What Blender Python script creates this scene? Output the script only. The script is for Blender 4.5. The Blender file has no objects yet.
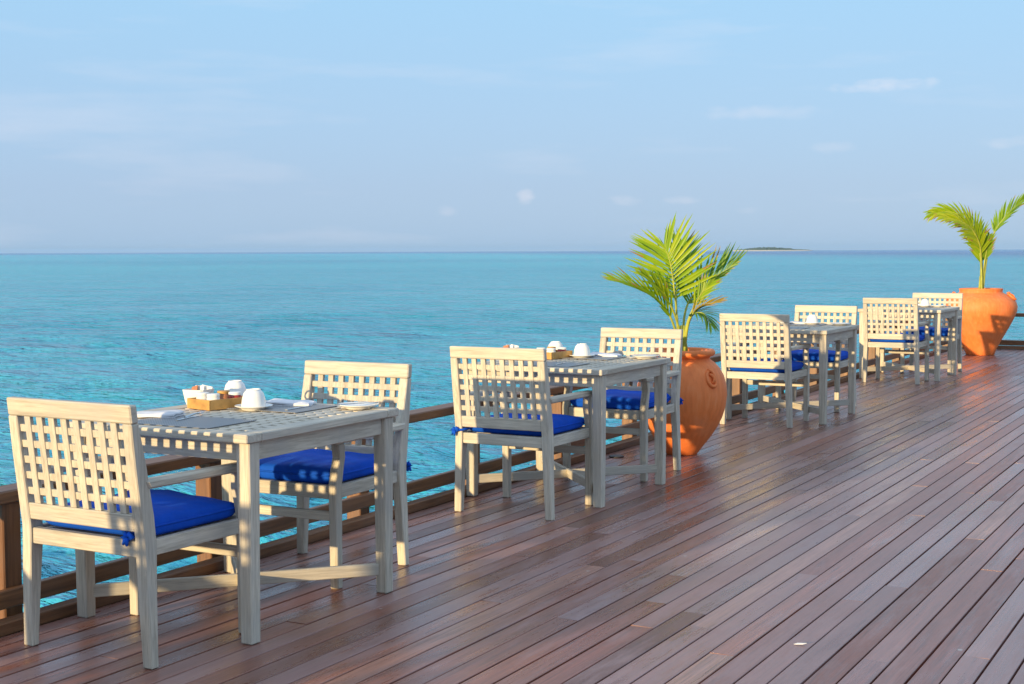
import bpy, bmesh, math, random
import numpy as np
from mathutils import Vector, Matrix, Quaternion
R = math.radians
random.seed(7); rng = np.random.default_rng(11)
S = bpy.context.scene
C = S.collection

# ------------------------------------------------------------------ helpers
def tag(o, label=None, cat=None, group=None, kind=None):
    if label: o['label'] = label
    if cat: o['category'] = cat
    if group: o['group'] = group
    if kind: o['kind'] = kind
    return o

def thing(name, label, cat, loc=(0, 0, 0), rz=0, group=None):
    o = bpy.data.objects.new(name, None); C.objects.link(o)
    o.empty_display_size = 0.1
    o.location = loc; o.rotation_euler = (0, 0, rz)
    return tag(o, label, cat, group)

def obj(name, bm, m, parent=None, smooth=False, loc=None, rz=None, angle=None):
    me = bpy.data.meshes.new(name)
    bm.normal_update(); bm.to_mesh(me); bm.free()
    if m: me.materials.append(m)
    if smooth:
        me.shade_smooth()
        if angle:
            try: me.set_sharp_from_angle(angle=R(angle))
            except Exception: pass
    o = bpy.data.objects.new(name, me); C.objects.link(o)
    if parent: o.parent = parent
    if loc is not None: o.location = loc
    if rz is not None: o.rotation_euler = (0, 0, rz)
    return o

def copy_tree(o, parent=None):
    c = o.copy(); C.objects.link(c); c.parent = parent
    for ch in list(o.children): copy_tree(ch, c)
    return c

def box(bm, x0, x1, y0, y1, z0, z1, bev=0.003, warp=None):
    b = bmesh.new()
    bmesh.ops.create_cube(b, size=1)
    for v in b.verts:
        v.co = Vector(((x0 + x1) / 2 + v.co.x * (x1 - x0), (y0 + y1) / 2 + v.co.y * (y1 - y0), (z0 + z1) / 2 + v.co.z * (z1 - z0)))
    if bev:
        bmesh.ops.bevel(b, geom=list(b.edges), offset=bev, segments=1, affect='EDGES')
    if warp:
        for v in b.verts: v.co = warp(v.co)
    merge(bm, b)

def merge(bm, b):
    me = bpy.data.meshes.new('t'); b.to_mesh(me); b.free()
    bm.from_mesh(me); bpy.data.meshes.remove(me)

def prism_yz(bm, pts, x0, x1, bev=0.004):
    """polygon in the y-z plane extruded along x"""
    b = bmesh.new()
    a = [b.verts.new((x0, y, z)) for y, z in pts]
    c = [b.verts.new((x1, y, z)) for y, z in pts]
    n = len(pts)
    b.faces.new(a); b.faces.new(c[::-1])
    for i in range(n): b.faces.new((a[i], c[i], c[(i + 1) % n], a[(i + 1) % n])[::-1])
    bmesh.ops.recalc_face_normals(b, faces=b.faces)
    if bev: 
        es = [e for e in b.edges if len(e.link_faces) == 2 and e.calc_face_angle(0) > 0.5]
        bmesh.ops.bevel(b, geom=es, offset=bev, segments=1, affect='EDGES')
    merge(bm, b)

def tube(bm, pts, radii, n=8, cap=True):
    pts = [Vector(p) for p in pts]
    if not hasattr(radii, '__len__'): radii = [radii] * len(pts)
    rings = []
    ref = Vector((0.3, 0.2, 1)).normalized()
    for i, p in enumerate(pts):
        t = (pts[min(i + 1, len(pts) - 1)] - pts[max(i - 1, 0)]).normalized()
        u = t.cross(ref)
        if u.length < 1e-3: u = t.cross(Vector((1, 0, 0)))
        u.normalize(); w = t.cross(u)
        rings.append([bm.verts.new(p + radii[i] * (math.cos(2 * math.pi * k / n) * u + math.sin(2 * math.pi * k / n) * w)) for k in range(n)])
    for a, b in zip(rings, rings[1:]):
        for k in range(n): bm.faces.new((a[k], a[(k + 1) % n], b[(k + 1) % n], b[k]))
    if cap:
        bm.faces.new(rings[0][::-1]); bm.faces.new(rings[-1])

def lathe(bm, prof, n=48, c=(0, 0, 0), closed_bottom=True, closed_top=False, wob=0):
    rings = []
    for j, (r, z) in enumerate(prof):
        rings.append([bm.verts.new((c[0] + r * (1 + wob * math.sin(3 * a + z * 4)) * math.cos(a), c[1] + r * (1 + wob * math.cos(2 * a + z * 7)) * math.sin(a), c[2] + z)) for a in [2 * math.pi * k / n for k in range(n)]])
    for a, b in zip(rings, rings[1:]):
        for k in range(n): bm.faces.new((a[k], a[(k + 1) % n], b[(k + 1) % n], b[k]))
    if closed_bottom: bm.faces.new(rings[0][::-1])
    if closed_top: bm.faces.new(rings[-1])

def crom(P, n):
    P = [Vector(p) for p in P]
    P = [2 * P[0] - P[1]] + P + [2 * P[-1] - P[-2]]
    out = []
    m = len(P) - 3
    for i in range(n + 1):
        t = i / n * m; k = min(int(t), m - 1); u = t - k
        a, b, c, d = P[k:k + 4]
        out.append(0.5 * ((2 * b) + (c - a) * u + (2 * a - 5 * b + 4 * c - d) * u * u + (3 * b - a - 3 * c + d) * u ** 3))
    return out

# ------------------------------------------------------------------ materials
class NT:
    def __init__(s, name):
        s.m = bpy.data.materials.new(name); s.m.use_nodes = True
        s.t = s.m.node_tree; s.b = s.t.nodes['Principled BSDF']; s.out = s.t.nodes['Material Output']
    def n(s, typ, **kw):
        x = s.t.nodes.new(typ)
        for k, v in kw.items(): setattr(x, k, v)
        return x
    def l(s, a, b): s.t.links.new(a, b)
    def noise(s, vec, scale, detail=3, rough=0.55, dist=0):
        x = s.n('ShaderNodeTexNoise'); x.inputs['Scale'].default_value = scale; x.inputs['Detail'].default_value = detail
        x.inputs['Roughness'].default_value = rough; x.inputs['Distortion'].default_value = dist
        if vec: s.l(vec, x.inputs['Vector'])
        return x.outputs['Fac']
    def mapping(s, vec, scale=(1, 1, 1), loc=(0, 0, 0)):
        x = s.n('ShaderNodeMapping'); x.inputs['Scale'].default_value = scale; x.inputs['Location'].default_value = loc
        s.l(vec, x.inputs['Vector']); return x.outputs['Vector']
    def ramp(s, fac, stops):
        x = s.n('ShaderNodeValToRGB'); e = x.color_ramp.elements
        while len(e) < len(stops): e.new(0.5)
        for q, (p, c) in zip(e, stops): q.position = p; q.color = (*c, 1) if len(c) == 3 else c
        s.l(fac, x.inputs['Fac']); return x.outputs['Color']
    def mix(s, fac, a, b, typ='MIX'):
        x = s.n('ShaderNodeMix', data_type='RGBA', blend_type=typ)
        for i, v in ((0, fac), (6, a), (7, b)):
            if isinstance(v, (int, float)): x.inputs[i].default_value = v
            elif isinstance(v, tuple): x.inputs[i].default_value = (*v, 1)
            else: s.l(v, x.inputs[i])
        return x.outputs[2]
    def math(s, op, a, b=0, clamp=False):
        x = s.n('ShaderNodeMath', operation=op, use_clamp=clamp)
        for i, v in ((0, a), (1, b)):
            if isinstance(v, (int, float)): x.inputs[i].default_value = v
            else: s.l(v, x.inputs[i])
        return x.outputs[0]
    def bump(s, h, strength, dist, normal=None):
        x = s.n('ShaderNodeBump'); x.inputs['Strength'].default_value = strength; x.inputs['Distance'].default_value = dist
        s.l(h, x.inputs['Height'])
        if normal: s.l(normal, x.inputs['Normal'])
        return x.outputs['Normal']
    def objvec(s):
        tc = s.n('ShaderNodeTexCoord'); oi = s.n('ShaderNodeObjectInfo')
        v = s.n('ShaderNodeVectorMath', operation='MULTIPLY_ADD')
        s.l(oi.outputs['Random'], v.inputs[0]); v.inputs[1].default_value = (37, 53, 71); s.l(tc.outputs['Object'], v.inputs[2])
        return v.outputs[0], oi.outputs['Random']

def teak(name, axis):
    """old silvered teak, grain along one axis"""
    s = NT(name); v, rnd = s.objvec()
    sc = [26, 26, 26]; sc[axis] = 1.6
    g1 = s.noise(s.mapping(v, tuple(sc)), 2.2, 5, 0.65, 0.4)
    sc2 = [90, 90, 90]; sc2[axis] = 4
    g2 = s.noise(s.mapping(v, tuple(sc2)), 2.0, 3, 0.6)
    bl = s.noise(v, 4.5, 4, 0.6)
    col = s.ramp(g1, [(0.25, (0.35, 0.305, 0.24)), (0.5, (0.56, 0.50, 0.405)), (0.75, (0.67, 0.61, 0.505))])
    col = s.mix(s.math('MULTIPLY', s.ramp(g2, [(0.48, (0, 0, 0)), (0.66, (1, 1, 1))]), 0.45), col, (0.27, 0.225, 0.165))
    col = s.mix(s.math('MULTIPLY', s.ramp(bl, [(0.42, (0, 0, 0)), (0.66, (1, 1, 1))]), 0.6), col, (0.43, 0.405, 0.365))
    hs = s.n('ShaderNodeHueSaturation'); s.l(col, hs.inputs['Color'])
    s.l(s.math('ADD', s.math('MULTIPLY', rnd, 0.22), 0.90), hs.inputs['Value'])
    s.l(hs.outputs['Color'], s.b.inputs['Base Color'])
    s.b.inputs['Roughness'].default_value = 0.68
    s.l(s.bump(s.math('ADD', g1, s.math('MULTIPLY', g2, 0.6)), 0.35, 0.002), s.b.inputs['Normal'])
    return s.m

def simple(name, col, rough=0.5, metal=0, var=0.06, scale=30, bump=0.0, spec=None):
    s = NT(name); v, rnd = s.objvec()
    f = s.noise(v, scale, 4)
    a = tuple(max(0, c * (1 - var * 2.2)) for c in col); b = tuple(min(1, c * (1 + var * 2.2)) for c in col)
    s.l(s.ramp(f, [(0.3, a), (0.7, b)]), s.b.inputs['Base Color'])
    s.b.inputs['Roughness'].default_value = rough; s.b.inputs['Metallic'].default_value = metal
    if spec is not None: s.b.inputs['Specular IOR Level'].default_value = spec
    if bump: s.l(s.bump(f, bump, 0.003), s.b.inputs['Normal'])
    return s.m

TX, TY, TZ = teak('silvered_teak_x', 0), teak('silvered_teak_y', 1), teak('silvered_teak_z', 2)

def fabric_mat(name, col):
    s = NT(name); v, rnd = s.objvec()
    w = s.noise(v, 900, 2); b = s.noise(v, 7, 4)
    c = s.ramp(b, [(0.3, tuple(x * 0.82 for x in col)), (0.7, tuple(min(1, x * 1.15) for x in col))])
    c = s.mix(s.math('MULTIPLY', w, 0.35), c, tuple(x * 0.6 for x in col))
    s.l(c, s.b.inputs['Base Color']); s.b.inputs['Roughness'].default_value = 0.8
    s.b.inputs['Specular IOR Level'].default_value = 0.25
    n1 = s.bump(w, 0.25, 0.001); s.l(s.bump(b, 0.5, 0.02, n1), s.b.inputs['Normal'])
    return s.m
BLUE = fabric_mat('blue_canvas', (0.0015, 0.085, 0.60))
LINEN = fabric_mat('white_linen', (0.78, 0.78, 0.82))

def railwood(name, axis, k=(1, 1, 1)):
    s = NT(name); v, rnd = s.objvec()
    sc = [24, 24, 24]; sc[axis] = 1.2
    g = s.noise(s.mapping(v, tuple(sc)), 1.6, 5, 0.65, 0.5)
    b = s.noise(v, 2.2, 4)
    c = s.ramp(g, [(0.28, (0.08, 0.034, 0.015)), (0.52, (0.19, 0.083, 0.034)), (0.75, (0.28, 0.135, 0.058))])
    c = s.mix(s.math('MULTIPLY', s.ramp(b, [(0.45, (0, 0, 0)), (0.75, (1, 1, 1))]), 0.5), c, (0.20, 0.13, 0.10))
    c = s.mix(1.0, c, k, 'MULTIPLY')
    s.l(c, s.b.inputs['Base Color']); s.b.inputs['Roughness'].default_value = 0.5
    s.l(s.bump(g, 0.3, 0.002), s.b.inputs['Normal'])
    return s.m
RX, RY, RZ = railwood('brown_hardwood_x', 0), railwood('brown_hardwood_y', 1), railwood('brown_hardwood_z', 2, (1.0, 1.0, 1.0))

def deck_mat():
    s = NT('deck_boards')
    tc = s.n('ShaderNodeTexCoord'); pos = tc.outputs['Object']
    at = s.n('ShaderNodeAttribute', attribute_name='board'); sep = s.n('ShaderNodeSeparateColor'); s.l(at.outputs['Color'], sep.inputs[0])
    r1, r2, r3 = sep.outputs[0], sep.outputs[1], sep.outputs[2]
    off = s.n('ShaderNodeVectorMath', operation='MULTIPLY_ADD'); s.l(at.outputs['Color'], off.inputs[0]); off.inputs[1].default_value = (9, 90, 5); s.l(pos, off.inputs[2])
    v = off.outputs[0]
    g1 = s.noise(s.mapping(v, (46, 1.3, 20)), 1.0, 5, 0.65, 0.6)
    g2 = s.noise(s.mapping(v, (150, 3.0, 60)), 1.0, 4, 0.65)
    wear = s.noise(s.mapping(v, (13, 1.9, 6)), 1.0, 7, 0.70)
    big = s.noise(pos, 0.55, 4, 0.55)
    base = s.ramp(r1, [(0.0, (0.17, 0.062, 0.042)), (0.3, (0.34, 0.115, 0.070)), (0.55, (0.29, 0.105, 0.074)), (0.8, (0.42, 0.150, 0.095)), (1.0, (0.50, 0.26, 0.19))])
    base = s.mix(s.math('MULTIPLY', s.ramp(g1, [(0.35, (0, 0, 0)), (0.68, (1, 1, 1))]), 0.55), base, (0.135, 0.058, 0.042))
    base = s.mix(s.math('MULTIPLY', s.ramp(g2, [(0.48, (0, 0, 0)), (0.66, (1, 1, 1))]), 0.6), base, (0.085, 0.04, 0.034))
    greyf = s.math('MULTIPLY', s.ramp(s.math('ADD', wear, s.math('MULTIPLY', s.math('SUBTRACT', r2, 0.5), 0.30)), [(0.42, (0, 0, 0)), (0.62, (1, 1, 1))]), 0.52)
    base = s.mix(greyf, base, (0.38, 0.27, 0.275))
    base = s.mix(s.math('MULTIPLY', s.ramp(big, [(0.42, (1, 1, 1)), (0.6, (0, 0, 0))]), 0.35), base, (0.17, 0.075, 0.052))
    # small whitish droppings and scuffs
    spv = s.n('ShaderNodeTexVoronoi'); spv.inputs['Scale'].default_value = 5.5; s.l(s.mapping(pos, (1, 0.8, 1)), spv.inputs['Vector'])
    gate = s.noise(pos, 1.1, 2)
    sp = s.math('MULTIPLY', s.math('LESS_THAN', s.math('ADD', spv.outputs['Distance'], s.math('MULTIPLY', g2, 0.05)), 0.075), s.math('GREATER_THAN', gate, 0.57))
    base = s.mix(s.math('MULTIPLY', sp, 0.55), base, (0.5, 0.48, 0.47))
    s.l(base, s.b.inputs['Base Color'])
    rr = s.math('ADD', s.math('MULTIPLY', s.ramp(wear, [(0.3, (0, 0, 0)), (0.7, (1, 1, 1))]), 0.28), s.math('ADD', s.math('MULTIPLY', r3, 0.16), 0.12))
    s.l(rr, s.b.inputs['Roughness'])
    s.b.inputs['Specular IOR Level'].default_value = 0.62
    h = s.math('ADD', s.math('MULTIPLY', g1, 1.0), s.math('ADD', s.math('MULTIPLY', g2, 0.7), s.math('MULTIPLY', wear, 0.8)))
    s.l(s.bump(h, 0.30, 0.0028), s.b.inputs['Normal'])
    return s.m

def terracotta(dark=1.0):
    s = NT('terracotta'); v, rnd = s.objvec()
    st = s.noise(s.mapping(v, (14, 14, 2.0)), 2.0, 5, 0.6)
    rings = s.noise(s.mapping(v, (1.0, 1.0, 60)), 1.0, 3)
    bl = s.noise(v, 5, 4)
    c = s.ramp(st, [(0.3, (0.76, 0.18, 0.040)), (0.55, (0.88, 0.225, 0.052)), (0.8, (0.90, 0.30, 0.10))])
    c = s.mix(s.math('MULTIPLY', s.ramp(bl, [(0.5, (0, 0, 0)), (0.75, (1, 1, 1))]), 0.35), c, (0.80, 0.33, 0.16))
    s.l(c, s.b.inputs['Base Color']); s.b.inputs['Roughness'].default_value = 0.62
    s.l(s.bump(s.math('ADD', s.math('MULTIPLY', rings, 0.8), s.math('MULTIPLY', st, 0.5)), 0.35, 0.004), s.b.inputs['Normal'])
    return s.m
TERRA = terracotta()

def leaf_mat(name, cols):
    s = NT(name); v, rnd = s.objvec()
    f = s.noise(v, 9, 3)
    at = s.n('ShaderNodeAttribute', attribute_name='tint'); sep = s.n('ShaderNodeSeparateColor'); s.l(at.outputs['Color'], sep.inputs[0])
    q = s.math('ADD', s.math('MULTIPLY', f, 0.5), s.math('MULTIPLY', sep.outputs[0], 0.6), True)
    c = s.ramp(q, [(0.2, cols[0]), (0.55, cols[1]), (0.9, cols[2])])
    c = s.mix(s.ramp(sep.outputs[1], [(0.86, (0, 0, 0)), (1.0, (1, 1, 1))]), c, (0.42, 0.27, 0.07))   # tips gone dry
    s.l(c, s.b.inputs['Base Color']); s.b.inputs['Roughness'].default_value = 0.42
    tr = s.n('ShaderNodeBsdfTranslucent'); s.l(s.mix(1.0, c, (1.0, 1.0, 0.5), 'MULTIPLY'), tr.inputs['Color'])
    mx = s.n('ShaderNodeMixShader'); mx.inputs[0].default_value = 0.38
    s.l(s.b.outputs[0], mx.inputs[1]); s.l(tr.outputs[0], mx.inputs[2]); s.l(mx.outputs[0], s.out.inputs['Surface'])
    return s.m
LEAF_Y = leaf_mat('palm_leaf_yellow_green', [(0.14, 0.30, 0.008), (0.30, 0.46, 0.010), (0.50, 0.55, 0.02)])
LEAF_G = leaf_mat('palm_leaf_green', [(0.04, 0.14, 0.012), (0.12, 0.27, 0.015), (0.28, 0.42, 0.02)])
LEAF_O = leaf_mat('palm_leaf_dry', [(0.34, 0.28, 0.02), (0.52, 0.36, 0.03), (0.55, 0.26, 0.04)])
STALK = simple('palm_stalk', (0.36, 0.38, 0.05), 0.45, var=0.12, scale=12)
CHINA = simple('white_china', (0.82, 0.81, 0.78), 0.18, var=0.01)
STEEL = simple('cutlery_steel', (0.55, 0.57, 0.60), 0.22, 1.0, var=0.04)
BOXW = simple('honey_wood', (0.50, 0.27, 0.075), 0.5, var=0.14, scale=18, bump=0.2)
SOIL = simple('potting_soil', (0.045, 0.03, 0.02), 0.95, var=0.3, scale=60, bump=0.8)
PINK = simple('pink_petal', (0.75, 0.16, 0.24), 0.6, var=0.08)
PAPERW = simple('white_paper', (0.8, 0.78, 0.74), 0.7, var=0.03)
PAPERB = simple('brown_paper', (0.42, 0.17, 0.08), 0.6, var=0.08)
JAMR = simple('red_jam', (0.35, 0.03, 0.02), 0.15, var=0.1)
DRY = simple('dry_leaf', (0.45, 0.30, 0.13), 0.8, var=0.15)
DARK = simple('dark_metal', (0.03, 0.03, 0.035), 0.5, var=0.1)
def mat_weave():
    s = NT('grey_woven_vinyl'); v, rnd = s.objvec()
    ch = s.n('ShaderNodeTexChecker'); ch.inputs['Scale'].default_value = 160; s.l(v, ch.inputs['Vector'])
    f = s.noise(v, 60, 3)
    c = s.mix(ch.outputs['Fac'], (0.16, 0.165, 0.175), (0.29, 0.295, 0.31))
    c = s.mix(s.math('MULTIPLY', f, 0.4), c, (0.12, 0.12, 0.13))
    s.l(c, s.b.inputs['Base Color']); s.b.inputs['Roughness'].default_value = 0.45
    s.l(s.bump(ch.outputs['Fac'], 0.4, 0.001), s.b.inputs['Normal'])
    return s.m
WEAVE = mat_weave()

# ------------------------------------------------------------------ sun, sky, camera
AZ, EL = R(11.0), R(8.2)           # the light travels towards +Y, turned 11 degrees to +X
sd = Vector((math.sin(AZ) * math.cos(EL), math.cos(AZ) * math.cos(EL), -math.sin(EL)))
L = bpy.data.lights.new('sun', 'SUN'); L.energy = 5.0; L.angle = R(0.8); L.color = (1.0, 0.74, 0.38)
sun = bpy.data.objects.new('sun', L); C.objects.link(sun); sun.rotation_euler = sd.to_track_quat('-Z', 'Y').to_euler()
sun.location = (-6, -20, 8)

W = bpy.data.worlds.new('World'); S.world = W; W.use_nodes = True
wt = W.node_tree; bg = wt.nodes['Background']
sky = wt.nodes.new('ShaderNodeTexSky'); sky.sky_type = 'NISHITA'; sky.sun_disc = False
sky.sun_elevation = EL; sky.sun_rotation = math.atan2(-sd.x, -sd.y)
sky.air_density = 1.0; sky.dust_density = 0.6; sky.ozone_density = 1.5
def wn(t, **k):
    x = wt.nodes.new(t)
    for a, b in k.items(): setattr(x, a, b)
    return x
def wm(op, a, b=0.0, clamp=False):
    x = wn('ShaderNodeMath', operation=op, use_clamp=clamp)
    for i, v in ((0, a), (1, b)):
        if isinstance(v, (int, float)): x.inputs[i].default_value = v
        else: wt.links.new(v, x.inputs[i])
    return x.outputs[0]
def wmix(f, a, b, typ='MIX'):
    x = wn('ShaderNodeMix', data_type='RGBA', blend_type=typ)
    for i, v in ((0, f), (6, a), (7, b)):
        if isinstance(v, (int, float)): x.inputs[i].default_value = v
        elif isinstance(v, tuple): x.inputs[i].default_value = (*v, 1)
        else: wt.links.new(v, x.inputs[i])
    return x.outputs[2]
SKY_STR = 0.15
wtc = wn('ShaderNodeTexCoord'); wsep = wn('ShaderNodeSeparateXYZ'); wt.links.new(wtc.outputs['Generated'], wsep.inputs[0])
wx, wy, wz = wsep.outputs
skycol = sky.outputs['Color']
# the anti-solar evening sky: pale blue above, greyed by humid air towards the horizon
gr = wn('ShaderNodeValToRGB'); els = gr.color_ramp.elements
stops = [(0.0, (0.36, 0.545, 0.78)), (0.045, (0.375, 0.54, 0.79)), (0.09, (0.385, 0.58, 0.84)), (0.17, (0.375, 0.635, 0.91)), (0.40, (0.56, 0.76, 1.0)), (1.0, (0.66, 0.80, 1.0))]
while len(els) < len(stops): els.new(0.5)
for q, (p, c) in zip(els, stops): q.position = p; q.color = (*c, 1)
wt.links.new(wz, gr.inputs['Fac'])
grs = wmix(1.0, gr.outputs['Color'], (0.85 / 0.15,) * 3, 'MULTIPLY')
SKY_IN = wmix(0.88, skycol, grs)
# wispy clouds: stretched noise over the dome
cl_map = wn('ShaderNodeMapping'); cl_map.inputs['Scale'].default_value = (3.0, 3.0, 22.0); wt.links.new(wtc.outputs['Generated'], cl_map.inputs['Vector'])
cn = wn('ShaderNodeTexNoise'); cn.inputs['Scale'].default_value = 1.6; cn.inputs['Detail'].default_value = 6; cn.inputs['Roughness'].default_value = 0.55
wt.links.new(cl_map.outputs[0], cn.inputs['Vector'])
cr = wn('ShaderNodeValToRGB'); cr.color_ramp.elements[0].position = 0.54; cr.color_ramp.elements[1].position = 0.80
wt.links.new(cn.outputs['Fac'], cr.inputs['Fac'])
fine = wn('ShaderNodeTexNoise'); fine.inputs['Scale'].default_value = 70; fine.inputs['Detail'].default_value = 5
fm = wn('ShaderNodeMapping'); fm.inputs['Scale'].default_value = (1, 1, 2.2); wt.links.new(wtc.outputs['Generated'], fm.inputs['Vector']); wt.links.new(fm.outputs[0], fine.inputs['Vector'])
YAW, PITCH, ROLL, F, H = R(28.6), R(3.66), R(-0.22), 1422.0, 1.42
fw = Vector((-math.sin(YAW) * math.cos(PITCH), math.cos(YAW) * math.cos(PITCH), -math.sin(PITCH)))
rt = Vector((math.cos(YAW), math.sin(YAW), 0)); up = rt.cross(fw)
rt2 = rt * math.cos(ROLL) + up * math.sin(ROLL); up2 = -rt * math.sin(ROLL) + up * math.cos(ROLL)
cloud = wm('MULTIPLY', cr.outputs['Color'], 0.22)
# (azimuth from +Y towards +X, elevation, half width, half height, strength) of the few small clouds, degrees
for az, el, hw, hh, st in ((-28.0, 2.15, 0.42, 0.33, 0.75), (-31.1, 1.6, 0.45, 0.22, 0.35), (-24.1, 2.0, 0.75, 0.22, 0.45), (-21.8, 2.0, 0.7, 0.2, 0.45),
                           (-13.9, 6.3, 2.4, 0.28, 0.75), (-18.6, 5.4, 2.6, 0.33, 0.4), (-16.0, 4.0, 0.9, 0.25, 0.32), (-9.6, 4.05, 1.0, 0.28, 0.42), (-19.2, 1.6, 0.5, 0.18, 0.3),
                           (10, 9, 5, 0.6, 0.5), (-60, 7, 5, 0.5, 0.4)):
    a = R(az)
    e = (math.cos(a), -math.sin(a))
    lat = wm('ADD', wm('MULTIPLY', wx, e[0]), wm('MULTIPLY', wy, e[1]))
    fwd = wm('ADD', wm('MULTIPLY', wx, math.sin(a)), wm('MULTIPLY', wy, math.cos(a)))
    q1 = wm('POWER', wm('DIVIDE', lat, R(hw)), 2.0); q2 = wm('POWER', wm('ABSOLUTE', wm('DIVIDE', wm('SUBTRACT', wz, math.sin(R(el))), R(hh))), 2.0)
    d = wm('SUBTRACT', 1.0, wm('ADD', q1, q2))
    d = wm('ADD', d, wm('MULTIPLY', wm('SUBTRACT', fine.outputs['Fac'], 0.52), 3.0))
    d = wm('MULTIPLY', wm('MULTIPLY', wm('MULTIPLY', d, 0.8, True), wm('GREATER_THAN', fwd, 0.3)), st * 0.42)
    cloud = wm('MAXIMUM', cloud, d)
CLOUD_COL = (5.4, 5.0, 5.2)
final = wmix(cloud, SKY_IN, CLOUD_COL)
wt.links.new(final, bg.inputs['Color']); bg.inputs['Strength'].default_value = SKY_STR

cam = bpy.data.cameras.new('camera'); cam.sensor_width = 36; cam.lens = F / 1024 * 36; cam.clip_end = 60000; cam.clip_start = 0.05
co = bpy.data.objects.new('camera', cam); C.objects.link(co)
M = Matrix((rt2, up2, -fw)).transposed().to_4x4(); M.translation = Vector((0, 0, H)); co.matrix_world = M
S.camera = co
S.view_settings.view_transform = 'Standard'; S.view_settings.look = 'None'; S.view_settings.gamma = 1; S.view_settings.exposure = 0.32
S.view_settings.use_curve_mapping = False

# ------------------------------------------------------------------ sea
SEA_Z = -1.55
def sea():
    ox, oy = 0.0, 0.0
    vis = np.arange(-62, 8, 0.22)
    rest = np.arange(8, 298, 5.0)
    ang = np.radians(np.concatenate([vis, rest]))          # azimuth from +Y towards +X
    rad = [0.5]
    while rad[-1] < 11500: rad.append(rad[-1] * (1.012 if 6 < rad[-1] < 900 else 1.08))
    rad = np.array(rad); nr, na = len(rad), len(ang)
    RR, AA = np.meshgrid(rad, ang, indexing='ij')
    X = ox + RR * np.sin(AA); Y = oy + RR * np.cos(AA)
    dr = np.gradient(rad)[:, None] * np.ones((1, na)); da = RR * R(0.22)
    cell = np.maximum(dr, da)
    Z = np.zeros_like(X)
    wind = R(128)
    for k in range(46):
        lam = 0.30 * (6.0 / 0.30) ** (rng.random() ** 1.2)
        th = wind + rng.normal(0, 0.55)
        kx, ky = math.cos(th) * 2 * math.pi / lam, math.sin(th) * 2 * math.pi / lam
        amp = 0.0075 * lam ** 0.6
        fade = np.clip((lam / cell - 2.5) / 3.0, 0, 1)
        ph = kx * X + ky * Y + rng.random() * 6.28 + 0.8 * np.sin(0.31 * X / lam ** 0.5 + rng.random() * 6) * np.sin(0.27 * Y / lam ** 0.5 + rng.random() * 6)
        w = np.sin(ph)
        Z += amp * fade * (w + 0.3 * np.abs(w) * 2 - 0.3)
    # gusts: the chop comes in patches
    g = 0.75 + 0.35 * np.sin(0.11 * X + 0.05 * Y + 1) * np.sin(0.07 * Y - 0.06 * X) + 0.2 * np.sin(0.31 * X - 0.2 * Y)
    Z = SEA_Z + Z * g
    V = np.stack([X, Y, Z], -1).reshape(-1, 3)
    i = np.arange(nr - 1)[:, None] * na; j = np.arange(na); jn = (j + 1) % na
    F_ = np.stack([i + j, i + na + j, i + na + jn, i + jn], -1).reshape(-1, 4)[:, ::-1]
    me = bpy.data.meshes.new('sea')
    me.vertices.add(len(V)); me.vertices.foreach_set('co', V.ravel())
    me.loops.add(F_.size); me.loops.foreach_set('vertex_index', F_.ravel().astype(np.int32))
    me.polygons.add(len(F_)); me.polygons.foreach_set('loop_start', np.arange(0, F_.size, 4, dtype=np.int32))
    me.update(calc_edges=True); me.validate(); me.shade_smooth()
    s = NT('sea_water')
    tc = s.n('ShaderNodeTexCoord'); pos = tc.outputs['Object']
    sp = s.n('ShaderNodeSeparateXYZ'); s.l(pos, sp.inputs[0])
    dist = s.math('SQRT', s.math('ADD', s.math('POWER', sp.outputs[0], 2), s.math('POWER', sp.outputs[1], 2)))
    patch = s.noise(s.mapping(pos, (0.03, 0.03, 0)), 1.0, 4, 0.6)
    reef = s.noise(s.mapping(pos, (0.004, 0.004, 0)), 1.0, 4, 0.6)
    # lagoon floor: pale sand with weed patches, then the drop-off; the reef edge runs towards the right
    col = s.ramp(patch, [(0.3, (0.026, 0.36, 0.55)), (0.5, (0.060, 0.46, 0.64)), (0.7, (0.11, 0.56, 0.71))])
    lag = s.ramp(reef, [(0.35, (0.010, 0.37, 0.58)), (0.65, (0.035, 0.55, 0.69))])
    fx = s.math('DIVIDE', s.math('SUBTRACT', dist, 60), 160, True)
    col = s.mix(fx, col, lag)
    # deep water beyond the reef: distance of a straight reef edge
    edge = s.math('ADD', s.math('MULTIPLY', sp.outputs[0], 0.80), s.math('MULTIPLY', sp.outputs[1], 0.60))
    edge = s.math('ADD', edge, s.math('MULTIPLY', s.math('SUBTRACT', reef, 0.5), 160))
    deep = s.math('DIVIDE', s.math('SUBTRACT', edge, 150), 260, True)
    col = s.mix(deep, col, (0.004, 0.12, 0.38))
    far = s.math('DIVIDE', s.math('SUBTRACT', dist, 1500), 1500, True)
    col = s.mix(far, col, (0.006, 0.16, 0.42))
    s.l(col, s.b.inputs['Base Color'])
    s.b.inputs['Roughness'].default_value = 0.12; s.b.inputs['IOR'].default_value = 1.333
    s.b.inputs['Specular IOR Level'].default_value = 0.22
    r0 = s.mapping(pos, (1, 1, 0))
    rm = s.n('ShaderNodeMapping'); rm.inputs['Rotation'].default_value = (0, 0, R(-38)); rm.inputs['Scale'].default_value = (0.5, 1.4, 0); s.l(pos, rm.inputs['Vector'])
    rv = rm.outputs[0]
    h1 = s.noise(rv, 5.5, 4, 0.6, 0.3); h2 = s.noise(rv, 1.5, 4, 0.6, 0.3); h3 = s.noise(rv, 0.35, 5, 0.62, 0.2)
    h4 = s.noise(rv, 0.10, 4, 0.6, 0.2); h5 = s.noise(rv, 0.03, 4, 0.65, 0.2)
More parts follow.
